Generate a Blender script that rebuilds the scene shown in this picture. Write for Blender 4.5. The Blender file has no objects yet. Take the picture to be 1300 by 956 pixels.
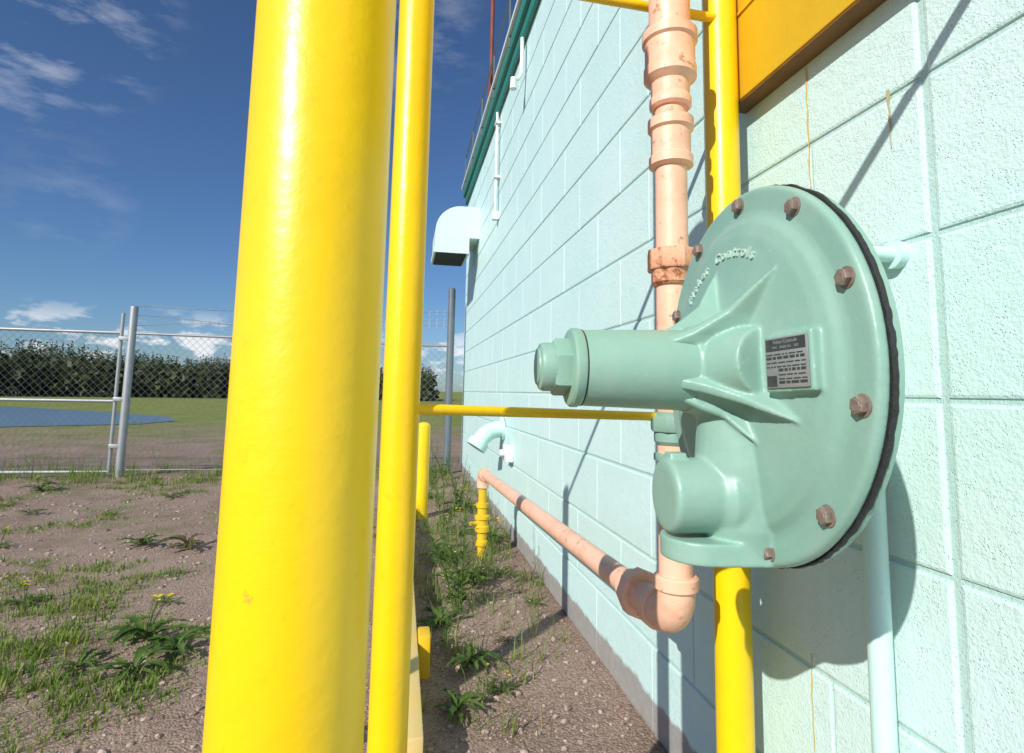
import bpy, math, random, bmesh
from math import sin, cos, pi, radians, tan, atan2
from mathutils import Vector, Matrix, noise
random.seed(7)
scene = bpy.context.scene
COL = scene.collection

# ------------------------------------------------------------------ materials
class NT:
    def __init__(s, tree):
        s.t = tree
    def n(s, typ, props=None, **ins):
        nd = s.t.nodes.new(typ)
        for k, v in (props or {}).items():
            setattr(nd, k, v)
        for k, v in ins.items():
            s.set(nd.inputs[k.replace('_', ' ')], v)
        return nd
    def set(s, inp, v):
        if isinstance(v, bpy.types.NodeSocket):
            s.t.links.new(v, inp)
        else:
            if isinstance(v, tuple) and len(v) == 3 and inp.type == 'RGBA':
                v = (*v, 1)
            inp.default_value = v
    def noise(s, vec, scale, detail=4, rough=.55):
        return s.n('ShaderNodeTexNoise', Vector=vec, Scale=scale, Detail=float(detail), Roughness=rough).outputs['Fac']
    def ramp(s, fac, a, b, ca=(0, 0, 0), cb=(1, 1, 1)):
        r = s.n('ShaderNodeValToRGB', Fac=fac)
        r.color_ramp.elements[0].position = a
        r.color_ramp.elements[1].position = b
        r.color_ramp.elements[0].color = (*ca, 1)
        r.color_ramp.elements[1].color = (*cb, 1)
        return r.outputs['Color']
    def mix(s, fac, a, b, mode='MIX'):
        m = s.n('ShaderNodeMix', {'data_type': 'RGBA', 'blend_type': mode})
        s.set(m.inputs[0], fac)
        s.set(m.inputs[6], a)
        s.set(m.inputs[7], b)
        return m.outputs[2]
    def math(s, op, a, b=0.0, clamp=False):
        m = s.n('ShaderNodeMath', {'operation': op, 'use_clamp': clamp})
        s.set(m.inputs[0], a)
        s.set(m.inputs[1], b)
        return m.outputs[0]

def newmat(name):
    m = bpy.data.materials.new(name)
    m.use_nodes = True
    t = m.node_tree
    t.nodes.clear()
    nt = NT(t)
    out = nt.n('ShaderNodeOutputMaterial')
    b = nt.n('ShaderNodeBsdfPrincipled')
    t.links.new(b.outputs[0], out.inputs[0])
    return m, nt, b

def paint(name, col, rough=.4, bump=.3, bscale=60., dirt=.25, dcol=None, dscale=7., rust=0., rcol=(.28, .09, .03), bdist=.002, metal=0., spec=.5):
    m, nt, b = newmat(name)
    v = nt.n('ShaderNodeNewGeometry').outputs['Position']
    big = nt.noise(v, dscale, 6, .65)
    f = nt.ramp(big, .45, .75)
    f2 = nt.math('MULTIPLY', f, dirt)
    dc = dcol or tuple(c * .55 for c in col)
    c = nt.mix(f2, col, dc)
    sp = nt.ramp(nt.noise(v, dscale * 14, 3, .6), .64, .72)
    c = nt.mix(nt.math('MULTIPLY', sp, dirt * .7), c, dc)
    if rust > 0:
        rn = nt.ramp(nt.noise(v, dscale * 3.1, 8, .7), .72 - rust * .3, .76 - rust * .28)
        c = nt.mix(rn, c, rcol)
    nt.set(b.inputs['Base Color'], c)
    nt.set(b.inputs['Roughness'], nt.math('ADD', nt.math('MULTIPLY', big, .25), rough - .12))
    b.inputs['Metallic'].default_value = metal
    b.inputs['Specular IOR Level'].default_value = spec
    bn = nt.n('ShaderNodeBump', Strength=bump, Distance=bdist, Height=nt.noise(v, bscale, 5, .6))
    nt.set(b.inputs['Normal'], bn.outputs[0])
    return m

M_YEL = paint('yellow_gloss_paint', (.90, .60, .003), .34, .35, 38, .32, (.66, .36, .01), 5, rust=.12, rcol=(.6, .34, .04), bdist=.003)
M_YEL2 = paint('yellow_weathered_paint', (.80, .50, .012), .5, .4, 40, .5, (.4, .22, .03), 6, rust=.1, rcol=(.4, .36, .28))
M_TAN = paint('faded_yellow_timber', (.66, .50, .20), .7, .6, 50, .7, (.75, .5, .05), 6, rust=.2, rcol=(.33, .27, .2))
M_YELP = paint('golden_panel_paint', (.84, .55, .02), .5, .4, 30, .5, (.66, .38, .015), 4)
M_GRN = paint('regulator_green_paint', (.235, .42, .345), .40, .35, 110, .6, (.36, .49, .43), 9, bdist=.0012)
M_GRNL = paint('worn_green_lettering', (.46, .62, .55), .5, .1, 110, .2, None, 9)
M_GRN2 = paint('dull_green_paint', (.21, .38, .31), .5, .4, 90, .5, (.28, .36, .3), 9)
M_PEACH = paint('peach_pipe_paint', (.86, .51, .36), .45, .45, 60, .8, (.66, .34, .21), 14, rust=.40, rcol=(.50, .25, .14), bdist=.0025)
M_RUSTP = paint('rusty_peach_paint', (.74, .38, .23), .6, .8, 90, .8, (.42, .15, .06), 20, rust=.62, rcol=(.34, .12, .05), bdist=.003)
M_MINTP = paint('mint_pipe_paint', (.56, .80, .75), .45, .3, 50, .4, (.42, .6, .55), 8)
M_WHITE = paint('white_conduit_paint', (.74, .80, .78), .5, .2, 50, .3, (.5, .52, .5), 8)
M_TEAL = paint('teal_trim_paint', (.03, .24, .19), .45, .3, 50, .4, (.02, .12, .10), 8)
M_BOLT = paint('weathered_bolt_metal', (.27, .215, .18), .6, .8, 160, .8, (.15, .10, .075), 60, rust=.35, rcol=(.24, .11, .06), metal=.25, bdist=.002)
M_BLACK = paint('black_rubber_gasket', (.02, .022, .024), .6, .8, 160, .3, (.05, .05, .05), 20, bdist=.003)
M_GALV = paint('galvanised_steel', (.36, .385, .40), .5, .3, 120, .4, (.24, .25, .26), 12, metal=.4)
M_DGREY = paint('dark_grey_post_metal', (.12, .15, .17), .5, .3, 80, .4, None, 8)
M_WIRE = paint('galvanised_wire', (.30, .315, .33), .5, .1, 80, .3, None, 8, metal=.3)
M_RUST = paint('rusty_mast_metal', (.2, .045, .03), .7, .5, 80, .6, (.1, .03, .02), 10)
M_DARK = paint('dark_void', (.02, .022, .022), .8, .1, 30, .2, None, 5)
M_PLATE = paint('nameplate_metal', (.30, .32, .32), .5, .2, 200, .5, None, 30, metal=.3)
M_PRINT = paint('nameplate_black_print', (.035, .04, .042), .5, .1, 200, .5, (.12, .13, .13), 60)

def leafmat(name, c1, c2, sc=20, tl=.3):
    m, nt, b = newmat(name)
    v = nt.n('ShaderNodeNewGeometry').outputs['Position']
    n = nt.ramp(nt.noise(v, sc, 3), .35, .65)
    nt.set(b.inputs['Base Color'], nt.mix(n, c1, c2))
    b.inputs['Roughness'].default_value = .55
    b.inputs['Specular IOR Level'].default_value = .25
    tr = nt.n('ShaderNodeBsdfTranslucent')
    nt.set(tr.inputs['Color'], nt.mix(n, c1, c2))
    ms = nt.n('ShaderNodeMixShader')
    ms.inputs[0].default_value = tl
    nt.t.links.new(b.outputs[0], ms.inputs[1])
    nt.t.links.new(tr.outputs[0], ms.inputs[2])
    out = [x for x in nt.t.nodes if x.type == 'OUTPUT_MATERIAL'][0]
    nt.t.links.new(ms.outputs[0], out.inputs[0])
    return m
M_LEAF = leafmat('weed_leaf', (.06, .12, .022), (.14, .22, .05))
M_LEAFR = leafmat('reddish_weed_leaf', (.17, .10, .05), (.10, .16, .04))
M_GRASS = leafmat('grass_blade', (.11, .22, .03), (.24, .32, .06), 3)
M_DRY = leafmat('dry_grass_blade', (.34, .31, .13), (.22, .26, .07), 5)
M_FOL = leafmat('forest_foliage', (.04, .06, .02), (.07, .09, .032), .5, .25)
M_BARK = paint('pale_bark', (.26, .23, .19), .9, .4, 10, .6, None, 1)
M_FLOW = leafmat('yellow_petal', (.8, .6, .01), (.9, .7, .02))

WX = .62
def wall_mat():
    m, nt, b = newmat('mint_painted_block')
    v = nt.n('ShaderNodeNewGeometry').outputs['Position']
    sep = nt.n('ShaderNodeSeparateXYZ', Vector=v)
    big = nt.noise(v, 2.2, 6, .6)
    c = nt.mix(nt.ramp(big, .3, .7), (.635, .835, .805), (.57, .785, .75))
    c = nt.mix(nt.math('MULTIPLY', nt.ramp(nt.noise(v, 26, 5, .7), .5, .75), .2), c, (.46, .67, .63))
    vor = nt.n('ShaderNodeTexVoronoi', Vector=v, Scale=260.)
    pn = nt.ramp(nt.noise(v, 40, 3), .42, .60)
    pit = nt.math('MULTIPLY', nt.ramp(vor.outputs['Distance'], .12, .28, (1, 1, 1), (0, 0, 0)), pn)
    c = nt.mix(nt.math('MULTIPLY', pit, .42), c, (.24, .42, .38))
    mp = nt.n('ShaderNodeMapping', Vector=v)
    mp.inputs['Scale'].default_value = (1, 22, .9)
    st = nt.ramp(nt.noise(mp.outputs[0], 1.0, 4, .6), .62, .75)
    c = nt.mix(nt.math('MULTIPLY', st, .14), c, (.52, .50, .38))
    # shade painted into the recessed mortar joints, darker with depth
    jd = nt.math('MULTIPLY', nt.math('SUBTRACT', sep.outputs['X'], WX + .0008), 450., clamp=True)
    c = nt.mix(nt.math('MULTIPLY', jd, .42), c, (.28, .45, .41))
    zz = nt.math('ADD', sep.outputs['Z'], nt.math('MULTIPLY', nt.math('SUBTRACT', nt.noise(v, 16, 6, .7), .5), -.05))
    pm = nt.ramp(zz, .075, .085, (1, 1, 1), (0, 0, 0))
    conc = nt.mix(nt.noise(v, 35, 5, .7), (.20, .17, .155), (.44, .40, .37))
    c = nt.mix(nt.math('MULTIPLY', pm, .9), c, conc)
    nt.set(b.inputs['Base Color'], c)
    b.inputs['Roughness'].default_value = .5
    n1 = nt.noise(v, 60, 6, .7)
    h = nt.math('SUBTRACT', nt.math('MULTIPLY', n1, .75), nt.math('MULTIPLY', pit, .4))
    h = nt.math('ADD', h, nt.math('MULTIPLY', nt.noise(v, 210, 4, .6), .5))
    bp = nt.n('ShaderNodeBump', Strength=.62, Distance=.0042, Height=h)
    nt.set(b.inputs['Normal'], bp.outputs[0])
    return m
M_WALL = wall_mat()

def ground_mat():
    m, nt, b = newmat('gravel_ground')
    v = nt.n('ShaderNodeNewGeometry').outputs['Position']
    sep = nt.n('ShaderNodeSeparateXYZ', Vector=v)
    vor = nt.n('ShaderNodeTexVoronoi', Vector=v, Scale=170.)
    sc = nt.n('ShaderNodeSeparateColor', Color=vor.outputs['Color'])
    c = nt.mix(sc.outputs[0], (.21, .132, .10), (.46, .345, .28))
    c = nt.mix(nt.math('MULTIPLY', nt.ramp(nt.noise(v, 320, 3), .35, .7), .45), c, (.16, .10, .08))
    c = nt.mix(nt.math('MULTIPLY', nt.ramp(nt.noise(v, 1.3, 6, .65), .4, .68), .6), c, (.43, .33, .255))
    c = nt.mix(nt.math('MULTIPLY', nt.ramp(nt.noise(v, 3.1, 6, .7), .52, .70), .6), c, (.15, .11, .065))
    g = nt.mix(nt.noise(v, .9, 5), (.12, .18, .03), (.34, .34, .09))
    yn = nt.math('ADD', sep.outputs['Y'], nt.math('MULTIPLY', nt.noise(v, .35, 5, .6), 10.))
    gf = nt.ramp(nt.math('DIVIDE', yn, 40.), .34, .48)
    c = nt.mix(gf, c, g)
    gp = nt.ramp(nt.noise(v, 1.7, 5, .7), .53, .62)
    near = nt.ramp(nt.math('DIVIDE', sep.outputs['Y'], 10.), .12, .45)
    c = nt.mix(nt.math('MULTIPLY', nt.math('MULTIPLY', gp, near), .65), c, (.14, .19, .05))
    nt.set(b.inputs['Base Color'], c)
    b.inputs['Roughness'].default_value = .95
    b.inputs['Specular IOR Level'].default_value = .2
    h = nt.math('ADD', nt.math('MULTIPLY', vor.outputs['Distance'], -.7), nt.math('MULTIPLY', nt.noise(v, 120, 5, .7), 1.0))
    bp = nt.n('ShaderNodeBump', Strength=.8, Distance=.006, Height=h)
    nt.set(b.inputs['Normal'], bp.outputs[0])
    return m
M_GROUND = ground_mat()
def stone_mat():
    m, nt, b = newmat('gravel_stone')
    v = nt.n('ShaderNodeNewGeometry').outputs['Position']
    vor = nt.n('ShaderNodeTexNoise', Vector=v, Scale=45., Detail=1.)
    c = nt.mix(nt.ramp(vor.outputs['Fac'], .38, .62), (.22, .145, .115), (.47, .38, .33))
    nt.set(b.inputs['Base Color'], c); b.inputs['Roughness'].default_value = .9
    return m
M_STONE = stone_mat()
mw, ntw, bw = newmat('lake_water')
bw.inputs['Base Color'].default_value = (.13, .20, .26, 1)
bw.inputs['Roughness'].default_value = .3
vw = ntw.n('ShaderNodeNewGeometry').outputs['Position']
ntw.set(bw.inputs['Normal'], ntw.n('ShaderNodeBump', Strength=.2, Distance=.03, Height=ntw.noise(vw, 3, 3)).outputs[0])
M_WATER = mw

# ------------------------------------------------------------------ mesh tools
class MB:
    def __init__(s):
        s.v = []; s.f = []; s.m = []
    def add(s, vs, fs, mi=0, M=None):
        o = len(s.v)
        if M is not None:
            vs = [M @ Vector(p) for p in vs]
        s.v += [tuple(p) for p in vs]
        s.f += [tuple(i + o for i in f) for f in fs]
        s.m += [mi] * len(fs)
    def box(s, lo, hi, mi=0, M=None, bev=0.):
        x0, y0, z0 = lo; x1, y1, z1 = hi
        if bev <= 0:
            vs = [(x0, y0, z0), (x1, y0, z0), (x1, y1, z0), (x0, y1, z0), (x0, y0, z1), (x1, y0, z1), (x1, y1, z1), (x0, y1, z1)]
            fs = [(3, 2, 1, 0), (4, 5, 6, 7), (0, 1, 5, 4), (1, 2, 6, 5), (2, 3, 7, 6), (3, 0, 4, 7)]
            s.add(vs, fs, mi, M)
        else:
            bm = bmesh.new()
            bmesh.ops.create_cube(bm, size=1)
            for p in bm.verts:
                p.co = Vector(((x0 + x1) / 2 + p.co.x * (x1 - x0), (y0 + y1) / 2 + p.co.y * (y1 - y0), (z0 + z1) / 2 + p.co.z * (z1 - z0)))
            bmesh.ops.bevel(bm, geom=bm.edges[:], offset=bev, segments=2, affect='EDGES', profile=.5)
            bm.verts.index_update()
            s.add([p.co[:] for p in bm.verts], [tuple(q.index for q in f.verts) for f in bm.faces], mi, M)
            bm.free()
    def tube(s, pts, r, seg=12, mi=0, caps=True, M=None):
        pts = [Vector(p) for p in pts]
        n = len(pts)
        rs = r if isinstance(r, (list, tuple)) else [r] * n
        d0 = (pts[1] - pts[0]).normalized()
        up = Vector((0, 0, 1)) if abs(d0.z) < .9 else Vector((0, 1, 0))
        a = d0.cross(up).normalized()
        vs = []; fs = []
        pd = d0
        for i in range(n):
            if i == 0: d = d0
            elif i == n - 1: d = (pts[i] - pts[i - 1]).normalized()
            else:
                d = ((pts[i] - pts[i - 1]).normalized() + (pts[i + 1] - pts[i]).normalized())
                d = d.normalized() if d.length > 1e-6 else pd
            a = (a - d * a.dot(d)).normalized()
            bb = d.cross(a)
            pd = d
            for k in range(seg):
                t = 2 * pi * k / seg
                vs.append(pts[i] + (a * cos(t) + bb * sin(t)) * rs[i])
        for i in range(n - 1):
            for k in range(seg):
                k2 = (k + 1) % seg
                fs.append((i * seg + k, i * seg + k2, (i + 1) * seg + k2, (i + 1) * seg + k))
        if caps:
            fs.append(tuple(range(seg - 1, -1, -1)))
            fs.append(tuple((n - 1) * seg + k for k in range(seg)))
        s.add(vs, fs, mi, M)
    def lathe(s, prof, seg=48, mi=0, M=None, close=True, rot=0.):
        vs = []; fs = []
        n = len(prof)
        for r, z in prof:
            for k in range(seg):
                t = 2 * pi * k / seg + rot
                vs.append((r * cos(t), r * sin(t), z))
        for i in range(n - 1):
            for k in range(seg):
                k2 = (k + 1) % seg
                fs.append((i * seg + k, i * seg + k2, (i + 1) * seg + k2, (i + 1) * seg + k))
        if close:
            fs.append(tuple(range(seg - 1, -1, -1)))
            fs.append(tuple((n - 1) * seg + k for k in range(seg)))
        s.add(vs, fs, mi, M)
    def prism(s, poly, h0, h1, mi=0, M=None):
        n = len(poly)
        vs = [(x, y, h0) for x, y in poly] + [(x, y, h1) for x, y in poly]
        fs = [tuple(range(n - 1, -1, -1)), tuple(range(n, 2 * n))] + [(i, (i + 1) % n, n + (i + 1) % n, n + i) for i in range(n)]
        s.add(vs, fs, mi, M)

def make(mb, name, mats, parent=None, origin=(0, 0, 0), smooth=None, label=None, category=None, kind=None, group=None, local=False):
    o = Vector(origin)
    if parent is not None and not local:
        o = Vector(parent.location)
    me = bpy.data.meshes.new(name)
    vs = [tuple(Vector(p) - o) for p in mb.v] if not local else mb.v
    me.from_pydata(vs, [], mb.f)
    for m in (mats if isinstance(mats, (list, tuple)) else [mats]):
        me.materials.append(m)
    if len(me.materials) > 1:
        me.polygons.foreach_set('material_index', mb.m)
    me.update()
    if smooth is not None:
        me.polygons.foreach_set('use_smooth', [True] * len(me.polygons))
        me.set_sharp_from_angle(angle=radians(smooth))
    ob = bpy.data.objects.new(name, me)
    COL.objects.link(ob)
    if parent is not None:
        ob.parent = parent
    else:
        ob.location = o
    if label: ob['label'] = label
    if category: ob['category'] = category
    if kind: ob['kind'] = kind
    if group: ob['group'] = group
    return ob

def empty(name, loc, label, category, group=None):
    e = bpy.data.objects.new(name, None)
    e.empty_display_size = .1
    e.location = loc
    COL.objects.link(e)
    e['label'] = label; e['category'] = category
    if group: e['group'] = group
    return e

def text_into(mb, txt, size, M, ext=.0006, mi=0, bold=0.):
    cu = bpy.data.curves.new('glyph', 'FONT')
    cu.body = txt; cu.size = size; cu.extrude = ext; cu.offset = bold
    cu.align_x = 'CENTER'
    cu.resolution_u = 3
    ob = bpy.data.objects.new('glyph', cu)
    COL.objects.link(ob)
    bpy.context.view_layer.update()
    me = bpy.data.meshes.new_from_object(ob.evaluated_get(bpy.context.evaluated_depsgraph_get()))
    mb.add([p.co[:] for p in me.vertices], [tuple(p.vertices) for p in me.polygons], mi, M)
    bpy.data.objects.remove(ob)
    bpy.data.meshes.remove(me)

T = Matrix.Translation
def arc(c, a, b, r, n=8):
    c = Vector(c); a = Vector(a); b = Vector(b)
    return [c + a * r * cos(t * pi / 2 / n) + b * r * sin(t * pi / 2 / n) for t in range(n + 1)]

# ------------------------------------------------------------------ camera
cam = bpy.data.cameras.new('camera')
cam.sensor_width = 36; cam.lens = 20.0
cam.shift_y = -59 / 1300
cam.clip_start = .02; cam.clip_end = 5000
co = bpy.data.objects.new('camera', cam)
COL.objects.link(co)
R = Matrix.Rotation(radians(-10.8), 4, 'Z') @ Matrix.Rotation(radians(90 + 6.3), 4, 'X') @ Matrix.Rotation(radians(1.1), 4, 'Z')
co.matrix_world = T((0, 0, .8)) @ R
scene.camera = co

# ------------------------------------------------------------------ light
sd = Vector((1.15, 1.12, -1.0)).normalized()
sun = bpy.data.lights.new('sun', 'SUN')
sun.energy = 5.0; sun.angle = radians(.5); sun.color = (1, .955, .88)
so = bpy.data.objects.new('sun', sun)
COL.objects.link(so)
so.rotation_euler = (-sd).to_track_quat('Z', 'Y').to_euler()
w = bpy.data.worlds.new('World'); scene.world = w; w.use_nodes = True
w.node_tree.nodes.clear()
nt = NT(w.node_tree)
sky = nt.n('ShaderNodeTexSky')
sky.sky_type = 'NISHITA'; sky.sun_disc = False
sky.sun_elevation = math.asin(-sd.z); sky.sun_rotation = atan2(-sd.x, -sd.y)
sky.air_density = 1.0; sky.dust_density = .4; sky.ozone_density = 3.0
dirv = nt.n('ShaderNodeTexCoord').outputs['Generated']
sep = nt.n('ShaderNodeSeparateXYZ', Vector=dirv)
mp = nt.n('ShaderNodeMapping', Vector=dirv)
mp.inputs['Rotation'].default_value = (.3, .7, .3)
mp.inputs['Scale'].default_value = (1.2, 1, 3.4)
cn = nt.noise(mp.outputs[0], 6.5, 9, .62)
def blob(d, lo, hi):
    dp_ = nt.n('ShaderNodeVectorMath', {'operation': 'DOT_PRODUCT'})
    nt.set(dp_.inputs[0], dirv); dp_.inputs[1].default_value = Vector(d).normalized()
    return nt.ramp(dp_.outputs['Value'], lo, hi)
m1 = blob((-.50, .75, .50), .980, .998)
m1 = nt.math('ADD', m1, nt.math('MULTIPLY', blob((-.02, .84, .56), .991, .999), .5))
m1 = nt.math('ADD', m1, nt.math('MULTIPLY', blob((-.46, .86, .25), .9985, .9999), .3))
cirrus = nt.math('MULTIPLY', nt.ramp(cn, .47, .70), m1, clamp=True)
mp2 = nt.n('ShaderNodeMapping', Vector=dirv)
mp2.inputs['Scale'].default_value = (1, 1, 2.6)
cn2 = nt.noise(mp2.outputs[0], 12, 6, .6)
band = nt.math('MULTIPLY', nt.ramp(sep.outputs['Z'], .0, .02), nt.ramp(sep.outputs['Z'], .07, .12, (1, 1, 1), (0, 0, 0)))
cum = nt.math('MULTIPLY', nt.ramp(cn2, .49, .58), band, clamp=True)
cl = nt.math('ADD', nt.math('MULTIPLY', cirrus, .5), nt.math('MULTIPLY', cum, .9), clamp=True)
skc = nt.mix(1.0, sky.outputs[0], (.57, .75, .97), 'MULTIPLY')
col = nt.mix(cl, skc, (9, 9.2, 9.6))
bg = nt.n('ShaderNodeBackground', Color=col, Strength=.102)
out = nt.n('ShaderNodeOutputWorld', Surface=bg.outputs[0])
scene.view_settings.view_transform = 'Standard'
scene.view_settings.look = 'None'
scene.view_settings.exposure = 0

# ------------------------------------------------------------------ ground + lake
def axis(lo, hi, st, far):
    a = []
    x = lo
    while x < hi: a.append(x); x += st
    up = []; x = hi; s = st
    while x < far: up.append(x); s *= 1.35; x += s
    up.append(far)
    dn = []; x = lo; s = st
    while x > -far:
        s *= 1.35; x -= s; dn.append(max(x, -far))
    return sorted(set(dn)) + a + up
def gz(x, y):
    if -6 < x < 5 and -2 < y < 8:
        return .014 * noise.noise(Vector((x * 1.3, y * 1.3, 0))) + .006 * noise.noise(Vector((x * 6, y * 6, 3)))
    return 0.
xs = axis(-5, 4, .08, 2500); ys = axis(-1, 7.5, .08, 2500)
mb = MB()
mb.v = [(x, y, gz(x, y)) for y in ys for x in xs]
nx = len(xs)
mb.f = [(j * nx + i, j * nx + i + 1, (j + 1) * nx + i + 1, (j + 1) * nx + i) for j in range(len(ys) - 1) for i in range(nx - 1)]
make(mb, 'ground', M_GROUND, smooth=60, kind='structure')
mb = MB()
poly = [(-5.1, 14.6), (-5.3, 13.2), (-7.5, 11.7), (-14, 9.7), (-60, 5), (-90, 60), (-45, 46), (-16, 24.5), (-9.2, 19.5), (-6.0, 16.5)]
mb.add([(x, y, .012) for x, y in poly], [tuple(range(len(poly)))[::-1]])
make(mb, 'water', M_WATER, kind='structure')

# ------------------------------------------------------------------ building
Y0 = -2.0; Y1 = 5.9; ZT = 2.88
bld = empty('block_building', (WX, 2, 0), 'mint green painted concrete block building with teal roof trim', 'building')
mb = MB()
dp = .0042
CJ = .56
def block(ya, yb, za, zb):
    def jt(y):
        if abs(y - CJ) < 1e-4: return .0042, .0062
        return (.0018, .0036) if y < 1.3 else (.0009, .0020)
    wa, ba = jt(ya); wb, bb = jt(yb)
    ya += wa; yb -= wb; za += .0026; zb -= .0026
    h = .0048
    o = [(WX + dp, ya, za), (WX + dp, yb, za), (WX + dp, yb, zb), (WX + dp, ya, zb)]
    i = [(WX + .0012, ya + ba * .35, za + h * .3), (WX + .0012, yb - bb * .35, za + h * .3), (WX + .0012, yb - bb * .35, zb - h * .3), (WX + .0012, ya + ba * .35, zb - h * .3)]
    k = [(WX, ya + ba, za + h), (WX, yb - bb, za + h), (WX, yb - bb, zb - h), (WX, ya + ba, zb - h)]
    j = random.uniform(-.0004, .0004)
    k = [(a + j, b, c) for a, b, c in k]; i = [(a + j, b, c) for a, b, c in i]
    fs = [(11, 10, 9, 8)]
    for q in range(4):
        q2 = (q + 1) % 4
        fs.append((q2, q, q + 4, q2 + 4)); fs.append((q2 + 4, q + 4, q + 8, q2 + 8))
    mb.add(o + i + k, fs)
for c in range(15):
    za, zb = c * .2, (c + 1) * .2
    zb = min(zb, ZT)
    off = .2 if c % 2 else 0.
    cuts = [CJ]
    y = CJ + (off if off else .4)
    while y < Y1 - .02: cuts.append(y); y += .4
    cuts.append(Y1)
    y = CJ - .4
    while y > Y0 + .02: cuts.append(y); y -= .4
    cuts.append(Y0)
    cuts = sorted(cuts)
    for a, b in zip(cuts[:-1], cuts[1:]):
        block(a, b, za, zb)
mb.add([(WX + dp - .0007, Y0, -.2), (WX + dp - .0007, Y1, -.2), (WX + dp - .0007, Y1, ZT), (WX + dp - .0007, Y0, ZT)], [(3, 2, 1, 0)])
mb.box((WX + dp + .002, Y0, -.2), (WX + 7, Y1, ZT - .001))
make(mb, 'wall', M_WALL, bld)
mb = MB()
mb.box((WX - .05, Y0, ZT), (WX + 7, Y1 + .05, ZT + .09), bev=.006)
mb.box((WX - .028, Y0, ZT - .08), (WX - .002, Y1 + .03, ZT - .002), bev=.004)
mb.box((WX - .002, Y1 + .003, ZT - .08), (WX + 7, Y1 + .03, ZT - .002))
make(mb, 'roof_trim', M_TEAL, bld, smooth=30)
mb = MB()
mb.box((WX - .07, Y0, ZT + .092), (WX + 7, Y1 + .07, ZT + .12), bev=.006)
make(mb, 'roof_edge', M_WHITE, bld, smooth=30)
mb = MB()
for i in range(9):
    y = 5.7 - i * .62
    mb.tube([(WX - .055, y, ZT + .02), (WX - .055, y, ZT + .36)], .007, 6)
mb.tube([(WX - .055, 5.75, ZT + .35), (WX - .055, 0, ZT + .35)], .007, 6)
make(mb, 'roof_railing', M_DGREY, bld)
mb = MB()
mb.tube([(.80, 5.65, ZT + .1), (.80, 5.65, 5.3)], .022, 8)
mb.tube([(.80, 5.65, 4.2), (.66, 5.3, ZT + .12)], .008, 6)
mb.tube([(.80, 5.65, 4.2), (1.4, 5.6, ZT + .12)], .008, 6)
make(mb, 'roof_mast', M_RUST, bld, smooth=40)
# vent hood
mb = MB()
prof = [(WX + .0, 2.42)]
for i in range(13):
    t = pi / 2 + (pi / 2) * i / 12
    prof.append((.46 + .225 * cos(t), 2.195 + .225 * sin(t)))
prof += [(.235, 2.05), (.225, 2.04), (.225, 2.00), (.53, 2.00), (.53, 2.14), (WX, 2.14)]
Mx = Matrix(((1, 0, 0, 0), (0, 0, -1, 0), (0, 1, 0, 0), (0, 0, 0, 1)))
mb.prism([(x, z) for x, z in prof], -5.35, -4.85, 0, Mx)
make(mb, 'vent_hood', paint('pale_hood_paint', (.62, .80, .75), .45, .2, 40, .3, (.45, .58, .54), 6), bld, smooth=35)
mb = MB(); mb.box((.245, 4.87, 1.990), (.51, 5.33, 1.998))
make(mb, 'vent_opening', M_DARK, bld)
mb = MB()
mb.tube([(WX - .025, 3.83, 2.02), (WX - .025, 3.83, ZT - .09)], .010, 10)
mb.box((WX - .045, 3.81, 2.0), (WX - .0, 3.85, 2.06), bev=.004)
for z in (2.3, 2.7): mb.box((WX - .04, 3.80, z), (WX, 3.86, z + .015))
make(mb, 'wall_conduit', M_WHITE, bld, smooth=40)
mb = MB()
mb.tube([(WX - .03, 2.95, ZT - .09), (WX - .03, 2.95, 2.58), (WX - .05, 2.945, 2.54), (WX - .08, 2.93, 2.525)], .011, 10)
mb.tube([(WX - .08, 2.93, 2.535), (WX - .08, 2.93, 2.47)], [.016, .020], 12)
make(mb, 'wall_light_fitting', M_WHITE, bld, smooth=40)
mb = MB()
pts = [(WX, 3.45, .585), (WX - .06, 3.45, .575)] + [(WX - .10, 3.43, .56), (WX - .135, 3.41, .535), (WX - .16, 3.40, .50)]
mb.tube(pts, .05, 20)
mb.tube([(WX - .153, 3.40, .512), (WX - .178, 3.395, .475)], .062, 20)
mb.tube([(WX - .0, 3.45, .585), (WX - .02, 3.45, .582)], .07, 20)
make(mb, 'outlet_elbow', M_MINTP, bld, smooth=40)
mb = MB()
mb.box((WX - .045, 3.12, .42), (WX, 3.24, .51), bev=.006)
mb.tube([(WX - .045, 3.18, .465), (WX - .07, 3.18, .465)], .02, 12)
make(mb, 'junction_box', M_WHITE, bld, smooth=40)
mb = MB()
mb.box((WX - .035, -1.9, 1.340), (WX - .0, .925, 2.3), bev=.003)
mb.box((WX - .0385, -1.9, 1.50), (WX - .036, .912, 1.506), bev=.0005)
make(mb, 'yellow_panel', M_YELP, bld, smooth=30)
mb = MB()
mb.box((WX - .034, -1.9, 1.334), (WX, .927, 1.338), bev=.001)
make(mb, 'panel_bottom_edge', paint('rusty_shadow_edge', (.20, .10, .03), .7, .6, 60, .7, (.08, .04, .02), 12), bld, smooth=30)  # dark strip: rust, with the shadow under the panel painted into its colour
mb = MB()
mb.tube([(WX + .002, .610, .985), (WX - .012, .610, .985), (WX - .013, .610, .985), (WX - .07, .610, .985)], [.018, .018, .010, .010], 20)
make(mb, 'wall_pipe_stub', M_MINTP, bld, smooth=35)
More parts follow.
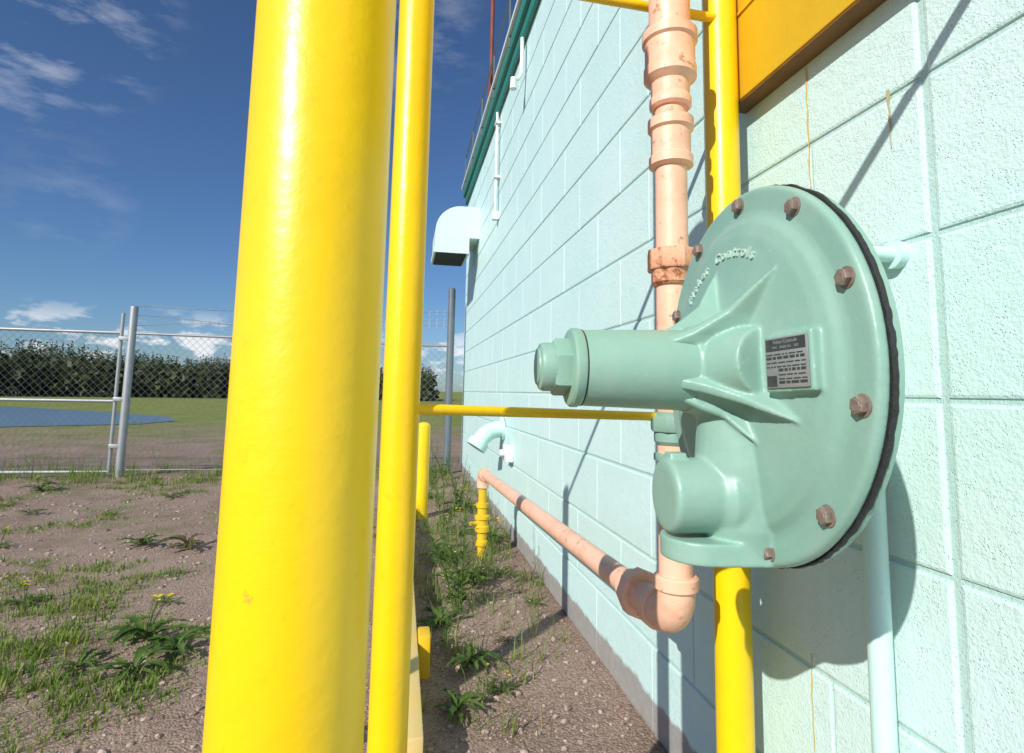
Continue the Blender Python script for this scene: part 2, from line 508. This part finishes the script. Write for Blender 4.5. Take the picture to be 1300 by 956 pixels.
def streak(ob_name, pts, wd, mat):
    mb = MB()
    vs = []; fs = []
    for i, (y, z) in enumerate(pts):
        ww = wd * (1 - .5 * i / len(pts)) * random.uniform(.5, 1.3)
        vs += [(WX - .0016, y - ww, z), (WX - .0016, y + ww, z)]
    for i in range(len(pts) - 1):
        fs.append((2 * i, 2 * i + 1, 2 * i + 3, 2 * i + 2))
    mb.add(vs, fs)
    make(mb, ob_name, mat, bld)
M_DRIP = paint('yellow_paint_drip', (.66, .44, .10), .5, .2, 60, .6, (.5, .6, .5), 30)
M_RST = paint('rust_stain', (.46, .40, .24), .8, .2, 60, .8, (.48, .65, .56), 60)
streak('paint_drip', [(.762 + .0016 * random.uniform(-1, 1), 1.330 - i * .018) for i in range(17)], .0018, M_DRIP)
streak('rust_streak', [(.61 + .001 * random.uniform(-1, 1), 1.21 - i * .010) for i in range(9)], .0028, M_RST)
streak('paint_drip', [(.80 + .002 * random.uniform(-1, 1), .42 - i * .02) for i in range(9)], .0014, M_DRIP)
# vent pipe
cd = empty('vent_pipe', (.585, .635, 0), 'mint painted vertical vent pipe clipped to the block wall', 'pipe')
mb = MB()
mb.tube([(.592, .640, -.05), (.592, .640, .80)], .0140, 20)
make(mb, 'pipe', M_MINTP, cd, smooth=40)
mb = MB()
mb.tube([(.592, .640, .79), (.592, .640, .82)], .018, 20)
mb.tube([(.592, .640, .81), (.592, .640, .93), (.588, .640, .945), (.575, .640, .955), (.46, .640, .955)], .010, 14)
make(mb, 'elbow_fitting', M_MINTP, cd, smooth=40)
mb = MB()
z = .30
mb.prism([(.6195, .600), (.6195, .680), (.612, .680), (.612, .660), (.575, .660), (.575, .620), (.612, .620), (.612, .600)][::-1], z, z + .015)
make(mb, 'pipe_clip', M_MINTP, cd, smooth=40)
mb = MB()
mb.tube([(WX + .01, .27, 1.465), (.16, .27, 1.465)], .008, 12)
mb.box((WX - .05, .23, 1.43), (WX - .041, .31, 1.492), bev=.002)
make(mb, 'standoff_rod', M_MINTP, origin=(WX, .27, 1.465), smooth=40, label='thin mint painted steel rod standing off the wall', category='rod')

# ------------------------------------------------------------------ yellow guard posts
def post_profile(r, h):
    return [(r, -.1), (r, h - r * .6), (r * .95, h - r * .35), (r * .75, h - r * .12), (r * .4, h), (.001, h + .003)]
mb = MB(); P1 = (-.072, .465, 0)
mb.lathe(post_profile(.0545, 1.75), 64, M=T(P1))
make(mb, 'guard_post', M_YEL, origin=P1, smooth=40, label='thick glossy yellow painted steel guard post set in gravel', category='post')
gf = empty('pipe_barrier', (0, .70, 0), 'yellow pipe barrier with thin cross bars beside the block wall', 'barrier')
mb = MB()
mb.lathe(post_profile(.0222, 2.3), 40, M=T((.0, .70, 0)))
make(mb, 'upright_pipe', M_YEL, gf, smooth=40)
mb = MB()
mb.lathe(post_profile(.0295, 2.3), 40, M=T((.553, .90, 0)))
make(mb, 'upright_pipe', M_YEL, gf, smooth=40)
mb = MB()
mb.lathe(post_profile(.0275, 1.56), 32, M=T((-.66, .865, 0)))
make(mb, 'upright_pipe', M_YEL, gf, smooth=40)
mb = MB()
mb.tube([(.012, .704, .7785), (.53, .892, .7635)], .0068, 14)
make(mb, 'cross_bar', M_YEL, gf, smooth=40)
mb = MB()
mb.tube([(-.66, .875, 1.503), (.548, .886, 1.487)], .0085, 14)
make(mb, 'cross_bar', M_YEL, gf, smooth=40)
for k, (a, b) in enumerate(((1.25, 2.6), (2.605, 4.0), (4.005, 5.2))):
    mb = MB()
    mb.box((.030 + .004 * k, a, -.03), (.072 + .004 * k, b, .10 + .004 * k), bev=.004)
    make(mb, 'edging_board', M_TAN, origin=(.05, (a + b) / 2, 0), smooth=40, label='faded tan and yellow timber edging board along the gravel strip', category='edging board', group='edging boards along the gravel strip')
mb = MB()
mb.box((.074, 1.70, -.03), (.108, 1.77, .115), bev=.004)
make(mb, 'timber_stake', M_YEL2, origin=(.09, 1.74, 0), smooth=40, label='short yellow painted stake beside the edging board', category='stake')
mb = MB()
mb.lathe(post_profile(.042, .60), 32, M=T((.15, 3.75, 0)))
make(mb, 'bollard', M_YEL, origin=(.15, 3.75, 0), smooth=40, label='short round-topped yellow bollard by the edging board', category='bollard')

# ------------------------------------------------------------------ peach gas pipe
PX, PY = .42, .835
gp = empty('gas_pipe', (PX, PY, .45), 'peach painted gas pipe with threaded fittings, rusty in places', 'pipe')
mb = MB()
mb.tube([(PX, PY, 2.4), (PX, PY, 1.38)], .034, 32)
make(mb, 'upper_pipe', M_PEACH, gp, smooth=40)
mb = MB()
mb.tube([(PX, PY, 1.40), (PX, PY, .50)], .0255, 32)
make(mb, 'vertical_pipe', M_PEACH, gp, smooth=40)
def fitting(name, prof, mat, seg=40, hexed=None):
    mb = MB()
    mb.lathe(prof, seg, M=T((PX, PY, 0)))
    if hexed:
        z0, z1, r = hexed
        mb.lathe([(r * .96, z0), (r, z0 + .003), (r, z1 - .003), (r * .96, z1)], 8, M=T((PX, PY, 0)))
    make(mb, name, mat, gp, smooth=32)
fitting('reducer_coupling', [(.030, 1.272), (.034, 1.276), (.034, 1.288), (.031, 1.293), (.032, 1.315), (.043, 1.325), (.043, 1.342), (.041, 1.347), (.041, 1.385), (.0455, 1.389), (.0455, 1.404), (.037, 1.408)], M_PEACH)
fitting('pipe_coupling', [(.028, 1.170), (.0355, 1.174), (.0355, 1.188), (.032, 1.192), (.032, 1.232), (.037, 1.236), (.037, 1.252), (.028, 1.256)], M_PEACH)
fitting('union_nut', [(.029, .975), (.033, .979), (.033, .996), (.0355, 1.0), (.0355, 1.018)], M_RUSTP, hexed=(1.000, 1.032, .0415))
fitting('lower_union', [(.027, .725), (.031, .73), (.031, .748), (.03, .752), (.03, .775)], M_GRN2, hexed=(.745, .768, .038))
far = Vector((.412, 2.80, .405))
near = Vector((PX, PY + .045, .462))
mb = MB()
pts = [(PX, PY, .53), (PX, PY, .507)] + arc((PX, PY + .045, .507), (0, -1, 0), (0, 0, -1), .045, 10)[1:] + [near + Vector((0, .02, 0))]
mb.tube(pts, .0285, 32)
mb.tube([(PX, PY, .509), (PX, PY, .512), (PX, PY, .528), (PX, PY, .531)], [.030, .0335, .0335, .030], 32)
make(mb, 'pipe_elbow', M_PEACH, gp, smooth=40)
dn = (far - near).normalized()
mb = MB()
mb.tube([near, far], .0225, 28)
make(mb, 'horizontal_pipe', M_PEACH, gp, smooth=40)
mb = MB()
mb.tube([near + dn * .006, near + dn * .009, near + dn * .025, near + dn * .028], [.03, .0335, .0335, .030], 32)
mb.tube([near + dn * .028, near + dn * .07], .027, 28)
mb.tube([near + dn * .07, near + dn * .073, near + dn * .098, near + dn * .101], [.036, .041, .041, .036], 8)
mb.tube([near + dn * .101, near + dn * .13], .030, 28)
make(mb, 'pipe_union', M_PEACH, gp, smooth=32)
mb = MB()
mb.tube([far - dn * .03, far] + arc(far + Vector((0, 0, -.045)), (0, 0, 1), dn, .045, 6)[1:] + [far + dn * .045 + Vector((0, 0, -.07))], .030, 20)
make(mb, 'pipe_elbow', M_PEACH, gp, smooth=40)
rx, ry = far.x + dn.x * .045, far.y + dn.y * .045
mb = MB()
mb.lathe([(.021, -.05), (.021, .34)], 20, M=T((rx, ry, 0)))
make(mb, 'riser_pipe', M_YEL2, gp, smooth=40)
mb = MB()
mb.lathe([(.03, .06), (.03, .08), (.024, .085), (.024, .12), (.035, .125), (.035, .15), (.03, .155), (.03, .18), (.037, .185), (.037, .20), (.024, .205), (.024, .235), (.031, .24), (.031, .26)], 20, M=T((rx, ry, 0)))
mb.tube([(rx - .02, ry - .005, .165), (rx - .06, ry - .015, .165)], .010, 12)
make(mb, 'shutoff_valve', M_YEL2, gp, smooth=35)
mb = MB()
mb.box((PX - .03, PY - .012, .70), (WX, PY + .012, .712), bev=.002)
make(mb, 'support_bracket', M_GRN2, gp, smooth=35)

# ------------------------------------------------------------------ gas regulator
rg = empty('gas_regulator', (.388, .586, .829), 'round green gas regulator with weathered bolts and long spring case', 'gas regulator')
a = radians(4.0)
Rm = Matrix(((-sin(a), 0, -cos(a)), (-cos(a), 0, sin(a)), (0, 1, 0)))
rg.rotation_euler = Rm.to_euler()
RO = .206
mb = MB()
mb.lathe([(RO - .002, -.002), (RO, .001), (RO, .007), (RO - .003, .0100), (.180, .0108), (.174, .0125), (.166, .0180), (.152, .0222), (.12, .0265), (.085, .031), (.06, .034), (.03, .035)], 96)
mb.lathe([(.074, .02), (.066, .036), (.057, .052), (.050, .066), (.0465, .080)], 48)
def rib(ang, r1, z1, th=.010, r0=.03):
    prof = [(r0, z1), (.044, z1), (.056, z1 * .80), (r1 * .62, .054), (r1 * .82, .040), (r1, .026)]
    th_ = [th, th, th * .95, th * .75, th * .5, .002]
    vs = []; n = len(prof)
    for (r, z), t in zip(prof, th_):
        zb = .012
        vs += [(r, -t * 2.0, zb), (r, t * 2.0, zb), (r, t * .5, z), (r, -t * .5, z)]
    fs = []
    for i in range(n - 1):
        o = i * 4
        for q in range(4):
            q2 = (q + 1) % 4
            fs.append((o + q, o + 4 + q, o + 4 + q2, o + q2))
    fs.append((0, 1, 2, 3)); fs.append(((n - 1) * 4 + 3, (n - 1) * 4 + 2, (n - 1) * 4 + 1, (n - 1) * 4))
    mb.add(vs, fs, 0, Matrix.Rotation(ang, 4, 'Z'))
for ang, r1, z1 in ((101, .122, .100), (46, .138, .106), (-22, .136, .100)):
    rib(radians(ang), r1, z1)
rib(radians(-50), .105, .092, .007)
rib(radians(158), .120, .090, .008)
# boss running from the spring case towards the nameplate
mb.tube([(-.01, .002, .036), (.045, .004, .034), (.078, .006, .026)], [.044, .042, .036], 32)
PM = T((.127, .004, .0350)) @ Matrix.Rotation(radians(8), 4, 'Y') @ Matrix.Rotation(radians(2), 4, 'Z')
mb.box((-.031, -.0275, -.022), (.030, .0275, -.0006), 0, PM)
mb.tube([(.006, -.03, .010), (.006, -.10, .012), (.006, -.165, .012), (.006, -.19, .010)], [.050, .053, .050, .044], 32)
mb.lathe([(.050, .0), (.047, .045), (.0395, .055), (.0395, .101), (.037, .105), (.030, .106)], 48, M=T((.006, -.135, 0)))
fl = []
for i in range(17):
    t = pi * i / 16
    fl.append((.003 + .042 * cos(t), .064 + .042 * sin(t)))
fl += [(-.050, .0), (.050, .0)]
Mf = Matrix(((1, 0, 0, 0), (0, 0, 1, 0), (0, 1, 0, 0), (0, 0, 0, 1)))
mb.prism(fl, -.201, -.178, 0, Mf)
mb.box((-.004, -.101, .082), (.016, -.090, .101))
case = make(mb, 'diaphragm_case', M_GRN, rg, smooth=60, local=True)
rmod = case.modifiers.new('remesh', 'REMESH')
rmod.mode = 'VOXEL'; rmod.voxel_size = .0018; rmod.use_smooth_shade = True
smod = case.modifiers.new('smooth', 'SMOOTH'); smod.factor = .5; smod.iterations = 8
mb = MB()
mb.lathe([(.12, -.050), (.15, -.040), (.172, -.024), (.178, -.015), (RO - .002, -.0140), (RO, -.0125), (RO, -.0070), (RO - .002, -.0055)], 96)
mb.lathe([(.04, -.075), (.05, -.055), (.055, -.035)], 40)
make(mb, 'back_cover', M_GRN, rg, smooth=35, local=True)
mb = MB()
mb.tube([(-.10, -.05, -.035), (-.16, -.05, -.035), (-.17, -.05, -.035), (-.245, -.05, -.035)], [.03, .03, .022, .022], 20)
make(mb, 'inlet_body', M_GRN2, rg, smooth=35, local=True)
mb = MB()
vs = []; fs = []
S = 480
for k in range(S):
    t = 2 * pi * k / S
    w_ = .0014 * noise.noise(Vector((cos(t) * 9, sin(t) * 9, 1))) + .0008 * noise.noise(Vector((cos(t) * 38, sin(t) * 38, 1)))
    ro = RO + .0012 + w_
    zo = .0009 * noise.noise(Vector((cos(t) * 22, sin(t) * 22, 7)))
    for r, z in ((.18, -.002), (ro, -.0012 + zo), (ro + .0005, -.0036 + zo), (ro, -.0062 + zo), (.18, -.0055)):
        vs.append((r * cos(t), r * sin(t), z))
for k in range(S):
    k2 = (k + 1) % S
    for q in range(5):
        q2 = (q + 1) % 5
        fs.append((k * 5 + q, k2 * 5 + q, k2 * 5 + q2, k * 5 + q2))
mb.add(vs, fs)
make(mb, 'gasket', M_BLACK, rg, smooth=60, local=True)
mb = MB()
mb.lathe([(.0455, .05), (.0447, .09), (.0415, .197), (.0412, .1985)], 56)
mb.lathe([(.0420, .1990), (.0432, .202), (.0432, .208), (.041, .2105), (.034, .212)], 56)
make(mb, 'spring_case', M_GRN, rg, smooth=35, local=True)
mb = MB()
mb.lathe([(.0416, .1972), (.0421, .1980), (.0416, .1990)], 56)
make(mb, 'seal_ring', M_BLACK, rg, smooth=35, local=True)
mb = MB()
mb.lathe([(.031, .2115), (.0315, .212), (.0315, .226), (.0295, .2285)], 6, rot=.35)
mb.lathe([(.0265, .228), (.0265, .238), (.025, .242), (.021, .244)], 40)
mb.lathe([(.0205, .2435), (.0195, .2455), (.012, .2458)], 40)
make(mb, 'adjusting_cap', M_GRN, rg, smooth=35, local=True)
mb = MB()
mb.lathe([(.0098, .0), (.0098, .0012), (.0085, .0016)], 24)
mb.lathe([(.0076, .0016), (.0080, .0024), (.0080, .0066), (.0070, .0076)], 6)
mb.lathe([(.0058, .0074), (.0048, .0082)], 16)
for i in range(11):
    t = radians(88 - 360 / 11 * i)
    if i == 0:
        ob = make(mb, 'bolt', M_BOLT, rg, smooth=30, local=True)
        b0 = ob
    else:
        ob = b0.copy(); COL.objects.link(ob); ob.parent = rg
    ob.location = (.191 * cos(t), .191 * sin(t), .0100)
    ob.rotation_euler = (0, 0, random.uniform(0, 1))
mb = MB()
txt = 'Fisher Controls'
wid = {'i': .5, 'l': .5, ' ': 1.2, 't': .65, 'r': .7, 's': .9, 'F': 1.05, 'C': 1.25}
tot = sum(wid.get(c, 1.) for c in txt)
angp = 138.; span = 76.
for c in txt:
    wv = wid.get(c, 1.) / tot * span
    ac = radians(angp - wv / 2)
    angp -= wv
    if c == ' ': continue
    M = Matrix.Rotation(ac - pi / 2, 4, 'Z') @ T((0, .130, .0262)) @ Matrix.Rotation(radians(-8), 4, 'X')
    text_into(mb, c, .0165, M, .0012, bold=.0003)
make(mb, 'raised_lettering', M_GRNL, rg, local=True)
mb = MB()
mb.box((-.0275, -.0235, -.0002), (.0265, .0235, .0014), 0, PM, bev=.0006)
pl = make(mb, 'nameplate', M_PLATE, rg, smooth=30, local=True)
mb = MB()
def bar(x0, y0, x1, y1): mb.box((x0, y0, .0013), (x1, y1, .0018), 0, PM)
bar(-.0255, .0110, .0245, .0220)
bar(-.0255, -.022, -.013, -.012)
rr_ = random.Random(2)
for row in range(8):
    y = .0070 - row * .0038
    x = -.0255 if row < 4 else -.010
    while x < .022:
        L = rr_.uniform(.002, .009)
        bar(x, y, min(x + L, .0245), y + (.0024 if row % 3 == 1 else .0011))
        x += L + .0018
make(mb, 'nameplate_print', M_PRINT, pl, local=True)
mb = MB()
text_into(mb, 'Fisher Controls', .0048, PM @ T((0, .0175, .0019)), .0001)
text_into(mb, 'TYPE    SERIAL NO.    SIZE', .0030, PM @ T((0, .0130, .0019)), .0001)
make(mb, 'nameplate_lettering', M_PLATE, pl, local=True)

# ------------------------------------------------------------------ fence and gate
FY = 5.67
def chain(mb, x0, x1, z0, z1, sp=.066, r=.0014):
    W = x1 - x0; H = z1 - z0
    c = -H
    while c < W:
        u0 = max(0, c); u1 = min(W, c + H)
        if u1 - u0 > .01:
            mb.tube([(x0 + u0, FY + .003, z0 + (u0 - c)), (x0 + u1, FY + .003, z0 + (u1 - c))], r, 3, caps=False)
            mb.tube([(x0 + u0, FY - .003, z1 - (u0 - c)), (x0 + u1, FY - .003, z1 - (u1 - c))], r, 3, caps=False)
        c += sp
gt = empty('chain_link_gate', (-4.2, FY, 0), 'galvanised chain link gate with tube frame and middle rail', 'gate')
mb = MB(); gx0, gx1 = -6.0, -2.495
for z in (1.27, .66, .045): mb.tube([(gx0, FY, z), (gx1, FY, z)], .014, 12)
for x in (gx0, gx1, -4.3): mb.tube([(x, FY, .03), (x, FY, 1.285 if x != gx1 else 1.45)], .015, 12)
make(mb, 'gate_frame', M_GALV, gt, smooth=40)
mb = MB(); chain(mb, gx0, gx1, .05, 1.27)
make(mb, 'gate_mesh', M_WIRE, gt)
fn = empty('chain_link_fence', (-1, FY, 0), 'galvanised chain link fence topped with barbed wire', 'fence')
mb = MB(); fx0, fx1 = -2.41, .46
mb.tube([(fx0, FY, 1.27), (fx1, FY, 1.25)], .012, 12)
mb.tube([(fx0, FY, .06), (fx1, FY, .06)], .003, 6)
make(mb, 'top_rail', M_GALV, fn, smooth=40)
mb = MB(); chain(mb, fx0, fx1, .04, 1.26)
make(mb, 'fence_mesh', M_WIRE, fn)
mb = MB()
mb.lathe(post_profile(.033, 1.52), 20, M=T((fx0, FY, 0)))
for z in (.25, .66, 1.2):
    mb.box((gx1 - .01, FY - .03, z), (fx0 + .01, FY - .012, z + .035), bev=.003)
make(mb, 'gate_post', M_GALV, fn, smooth=40)
mb = MB(); mb.lathe(post_profile(.036, 1.84), 20, M=T((fx1, FY, 0)))
make(mb, 'corner_post', M_DGREY, fn, smooth=40)
mb = MB(); mb.lathe(post_profile(.024, 1.30), 16, M=T((-1.0, FY, 0)))
make(mb, 'line_post', M_GALV, fn, smooth=40)
mb = MB()
for q, z in enumerate((1.34, 1.42, 1.50)):
    pts = []
    for i in range(41):
        u = i / 40
        pts.append((fx0 + (fx1 - fx0) * u, FY + .02 * sin(i * .6), z + .02 * sin(u * 9 + q) - .07 * 4 * u * (1 - u) * (q == 1) + .10 * u + random.uniform(-.004, .004)))
    mb.tube(pts, .0022, 4, caps=False)
    for i in range(1, 40):
        p = Vector(pts[i])
        for s in (-1, 1):
            mb.tube([p + Vector((s * .008, 0, -.022)), p + Vector((-s * .008, 0, .022))], .0013, 3, caps=False)
make(mb, 'barbed_wire', M_WIRE, fn)

# ------------------------------------------------------------------ far wood
mb = MB()
rnd = random.Random(3)
for i in range(1700):
    az = radians(rnd.uniform(-50, 3))
    d = rnd.uniform(46, 58)
    x, y = d * sin(az), d * cos(az)
    u = (az - radians(-50)) / radians(53)
    h = rnd.uniform(3.0, 3.6) * (d / 50) * (1.10 - .30 * u) * (1 + .07 * sin(az * 22) + .03 * sin(az * 61))
    con = rnd.random() < .5
    if rnd.random() < .3: mb.tube([(x, y, 0), (x, y, h * .5)], [.035, .015], 3, 1, caps=False)
    for q in range(46):
        core = q < 12
        t = rnd.random() * .75 if core else rnd.random() ** .8
        zz = h * (.03 + (1.0 if con else .90) * t)
        rr = (.5 * (1 - t) + .03) if con else .62 * math.sqrt(max(.03, 1 - (1.6 * t - .6) ** 2))
        aa = rnd.uniform(0, 2 * pi); rr *= rnd.uniform(.2, 1.1)
        c = Vector((x + rr * cos(aa), y + rr * sin(aa), zz))
        s = rnd.uniform(.22, .34) if core else rnd.uniform(.06, .14) * (1.15 - .5 * t)
        uu = Vector((rnd.uniform(-1, 1), rnd.uniform(-.7, .7), rnd.uniform(-.5, .5))).normalized() * s
        v = Vector((rnd.uniform(-.6, .6), rnd.uniform(-.6, .6), rnd.uniform(.3, 1))).normalized() * s * .8
        mb.add([c - uu, c + v * .7, c + uu, c - v], [(0, 1, 2, 3)])
make(mb, 'forest', [M_FOL, M_BARK], kind='stuff')

# ------------------------------------------------------------------ pebbles
bm = bmesh.new(); bmesh.ops.create_icosphere(bm, subdivisions=1, radius=1)
bm.verts.index_update()
iv = [v.co.copy() for v in bm.verts]
ifc = [tuple(v.index for v in f.verts) for f in bm.faces]; bm.free()
mb = MB()
rnd = random.Random(5)
for i in range(8000):
    y = 1.15 + 4.6 * rnd.random() ** 1.6
    x = rnd.uniform(-.75 * y - .5, .6)
    s = rnd.choice((.002, .0025, .003, .0035, .004, .005, .008)) * rnd.uniform(.7, 1.3) * (.8 + y * .12)
    M = T((x, y, gz(x, y) + s * .2)) @ Matrix.Rotation(rnd.uniform(0, 6.28), 4, 'Z') @ Matrix.Diagonal((s * rnd.uniform(.8, 1.5), s, s * rnd.uniform(.5, .8), 1))
    mb.add([v * rnd.uniform(.8, 1.15) for v in iv], ifc, 0, M)
make(mb, 'gravel', M_STONE, kind='stuff')

# ------------------------------------------------------------------ grass
def blade(mb, x, y, h, w, lean, az, mi=0):
    z = gz(x, y) - .003
    dx, dy = cos(az), sin(az)
    px, py = -dy * w, dx * w
    p1 = (x + dx * lean * .3, y + dy * lean * .3, z + h * .55)
    p2 = (x + dx * lean, y + dy * lean, z + h)
    mb.add([(x - px, y - py, z), (x + px, y + py, z), (p1[0] + px * .7, p1[1] + py * .7, p1[2]), (p1[0] - px * .7, p1[1] - py * .7, p1[2]), p2], [(0, 1, 2, 3), (3, 2, 4)], mi)
mb = MB()
rnd = random.Random(11)
def tuft(x, y, n, sp, hm, hs, dry=.3, wd=1.):
    for _ in range(n):
        a_ = rnd.uniform(0, 6.28); r = abs(rnd.gauss(0, sp))
        xx, yy = x + r * cos(a_), y + r * sin(a_)
        if xx > WX - .01: xx = WX - .02
        h = max(.012, rnd.gauss(hm, hs))
        blade(mb, xx, yy, h, rnd.uniform(.0010, .0024) * wd, h * rnd.uniform(.1, .9), rnd.uniform(0, 6.28), 1 if rnd.random() < dry else 0)
for i in range(200):
    tuft(rnd.uniform(-5.5, .5), FY + rnd.uniform(-.5, .5), 28, .07, .085, .04)
for i in range(58):
    y = 2.3 + 3.4 * rnd.random() ** .7
    tuft(rnd.uniform(.08, .6), y, 24, .05, .05 + .03 * (y - 2), .04, .45)
for i in range(60):
    tuft(rnd.uniform(.08, .58), rnd.uniform(1.4, 3), 14, .035, .055, .025, .45)
for i in range(1500):
    y = 1.5 + 4.0 * rnd.random(); x = rnd.uniform(-.78 * y - .4, -.12)
    nv = noise.noise(Vector((x * 1.3, y * 1.3, 9))) + .25 * noise.noise(Vector((x * 5, y * 5, 2)))
    if nv > .06:
        tuft(x, y, 34, .045, .016 + .022 * nv, .007, .18, 1.35)
for i in range(300):
    y = rnd.uniform(6.2, 14); x = rnd.uniform(-.95 * y, .05 * y)
    tuft(x, y, 14, .16, .07, .03)
make(mb, 'grass', [M_GRASS, M_DRY], kind='stuff')

# ------------------------------------------------------------------ weeds
def rosette(seed, n, L, rise, wk=1.):
    r = random.Random(seed); mb = MB()
    for k in range(n):
        az = 2.4 * k + r.uniform(-.35, .35)
        ln = L * r.uniform(.45, 1.1); w = ln * r.uniform(.07, .12) * wk
        el = r.uniform(.35, 1.1) * rise
        S = 10; vs = []; fs = []
        for i in range(S + 1):
            t = i / S
            d = ln * t * cos(el * (1 - t * .7))
            z = ln * (sin(el) * t - .75 * sin(el) * t * t) + .004
            ww = w * (math.sin(pi * min(1, .10 + t * .87)) ** .8) * (1.25 if i % 2 else .62) * (.4 + t * .8)
            if i == S: ww = .0006
            c = Vector((cos(az) * d, sin(az) * d, z)); s = Vector((-sin(az), cos(az), 0)) * ww
            up = Vector((0, 0, ww * .45))
            vs += [c - s + up, c, c + s + up]
        for i in range(S):
            o = i * 3
            fs += [(o, o + 1, o + 4, o + 3), (o + 1, o + 2, o + 5, o + 4)]
        mb.add(vs, fs)
    return mb
def flower_mb(seed, n, hmax, spread):
    r = random.Random(seed); mb = MB()
    for k in range(n):
        a_ = r.uniform(0, 6.28); d = r.uniform(.3, 1) * spread; h = hmax * r.uniform(.6, 1)
        top = Vector((cos(a_) * d, sin(a_) * d, h))
        mb.tube([(0, 0, 0), (top.x * .5, top.y * .5, h * .6), top[:]], .0009, 4, 0, caps=False)
        for p in range(12):
            t = 2 * pi * p / 12
            u = Vector((cos(t), sin(t), .35)) * .0085; v_ = Vector((-sin(t), cos(t), 0)) * .0026
            mb.add([top, top + u * .7 + v_, top + u, top + u * .7 - v_], [(0, 1, 2, 3)], 1)
    return mb
protos = [rosette(1, 16, .11, 1.0), rosette(2, 14, .085, .8), rosette(3, 24, .14, 1.35)]
weeds = [(-.76, 2.06, 1.0, 2, 1), (-.87, 1.91, .85, 0, 0), (-.70, 1.84, .8, 2, 0), (-1.02, 3.18, .9, 2, 2), (-2.22, 4.11, 1, 1, 0), (-1.43, 2.37, .7, 1, 1), (-1.3, 2.43, .7, 0, 1),
         (-.83, 2.40, .7, 1, 0), (-1.25, 3.25, .8, 2, 0), (-.64, 1.98, .8, 2, 0), (-.98, 1.75, .5, 1, 2), (-1.9, 3.3, .7, 0, 1),
         (-1.6, 4.6, .9, 0, 0), (-2.6, 4.9, .9, 2, 1), (-1.1, 4.8, 1., 2, 2), (-.75, 5.1, 1., 0, 0), (-3.3, 5.0, .9, 1, 0), (-.45, 4.2, .8, 2, 0), (-.62, 3.1, .7, 1, 2),
         (.297, 2.47, 1.0, 2, 1), (.45, 2.56, .9, 0, 0), (.226, 2.85, .9, 2, 0), (.17, 2.29, .7, 1, 1), (.23, 1.76, .7, 2, 0), (.357, 1.90, .5, 1, 2), (.50, 3.1, 1., 2, 1), (.34, 3.3, 1.1, 0, 1),
         (.17, 1.52, .6, 2, 0), (.30, 1.6, .5, 0, 1), (.52, 2.2, .6, 1, 0), (.45, 3.9, 1.1, 2, 1), (.25, 4.4, 1.1, 0, 0), (.16, 2.05, .7, 2, 0)]
rmesh = {}
for i, (x, y, s, k, fl_) in enumerate(weeds):
    mat = M_LEAFR if fl_ == 2 else M_LEAF
    key = (k, fl_ == 2)
    if key not in rmesh:
        ob = make(protos[k], 'weed_plant', mat, smooth=60)
        rmesh[key] = ob.data
    else:
        ob = bpy.data.objects.new('weed_plant', rmesh[key]); COL.objects.link(ob)
    ob.location = (x, y, gz(x, y)); ob.scale = (s, s, s * 1.1); ob.rotation_euler = (0, 0, i * 1.7)
    ob['label'] = 'reddish leafy weed growing in gravel' if fl_ == 2 else ('green dandelion-like weed with small yellow flowers in gravel' if fl_ == 1 else 'green broad-leaved weed rosette growing in gravel')
    ob['category'] = 'weed'; ob['group'] = 'weeds growing in the gravel'
    if fl_ == 1:
        if 'fl' not in rmesh:
            fo = make(flower_mb(4, 6, .15, .10), 'flower', [M_LEAF, M_FLOW], ob, local=True)
            rmesh['fl'] = fo.data
        else:
            fo = bpy.data.objects.new('flower', rmesh['fl']); COL.objects.link(fo); fo.parent = ob
def tall(seed, H, n):
    r = random.Random(seed); mb = MB()
    for sidx in range(n):
        lx, ly = r.uniform(-.11, .11), r.uniform(-.11, .11)
        hh = H * r.uniform(.45, 1)
        pts = [(lx * .2, ly * .2, 0), (lx * .6, ly * .6, hh * .5), (lx * 1.3, ly * 1.3, hh)]
        mb.tube(pts, [.0025, .002, .0008], 5, caps=False)
        for k in range(42):
            t = r.uniform(.06, 1)
            c = Vector((lx * 1.3 * t, ly * 1.3 * t, hh * t))
            az = r.uniform(0, 6.28); ln = .06 * (1.15 - t * .75) * r.uniform(.5, 1.2); w_ = ln * .09
            d = Vector((cos(az), sin(az), r.uniform(.2, 1.1))).normalized(); s_ = Vector((-sin(az), cos(az), 0)) * w_
            mb.add([c, c + d * ln * .5 + s_, c + d * ln + Vector((0, 0, -.01)), c + d * ln * .5 - s_], [(0, 1, 2, 3)])
    return mb
tms = []
for i, (x, y, s) in enumerate([(.24, 2.15, 1.1), (.22, 2.7, 1.0), (.27, 3.4, .9), (.17, 1.9, .5), (.42, 4.0, .8), (.26, 1.6, .38), (.3, 4.9, .9), (.42, 5.3, 1.1), (.32, 2.4, .6)]):
    if len(tms) < 2:
        ob = make(tall(8 + i, .50, 6 - i * 2), 'tall_weed', M_LEAF); tms.append(ob.data)
    else:
        ob = bpy.data.objects.new('tall_weed', tms[i % 2]); COL.objects.link(ob)
    ob.location = (x, y, gz(x, y)); ob.scale = (s, s, s); ob.rotation_euler = (0, 0, i * 2.1)
    ob['label'] = 'tall leafy green weed standing in gravel beside the block wall'; ob['category'] = 'weed'; ob['group'] = 'tall weeds beside the wall'
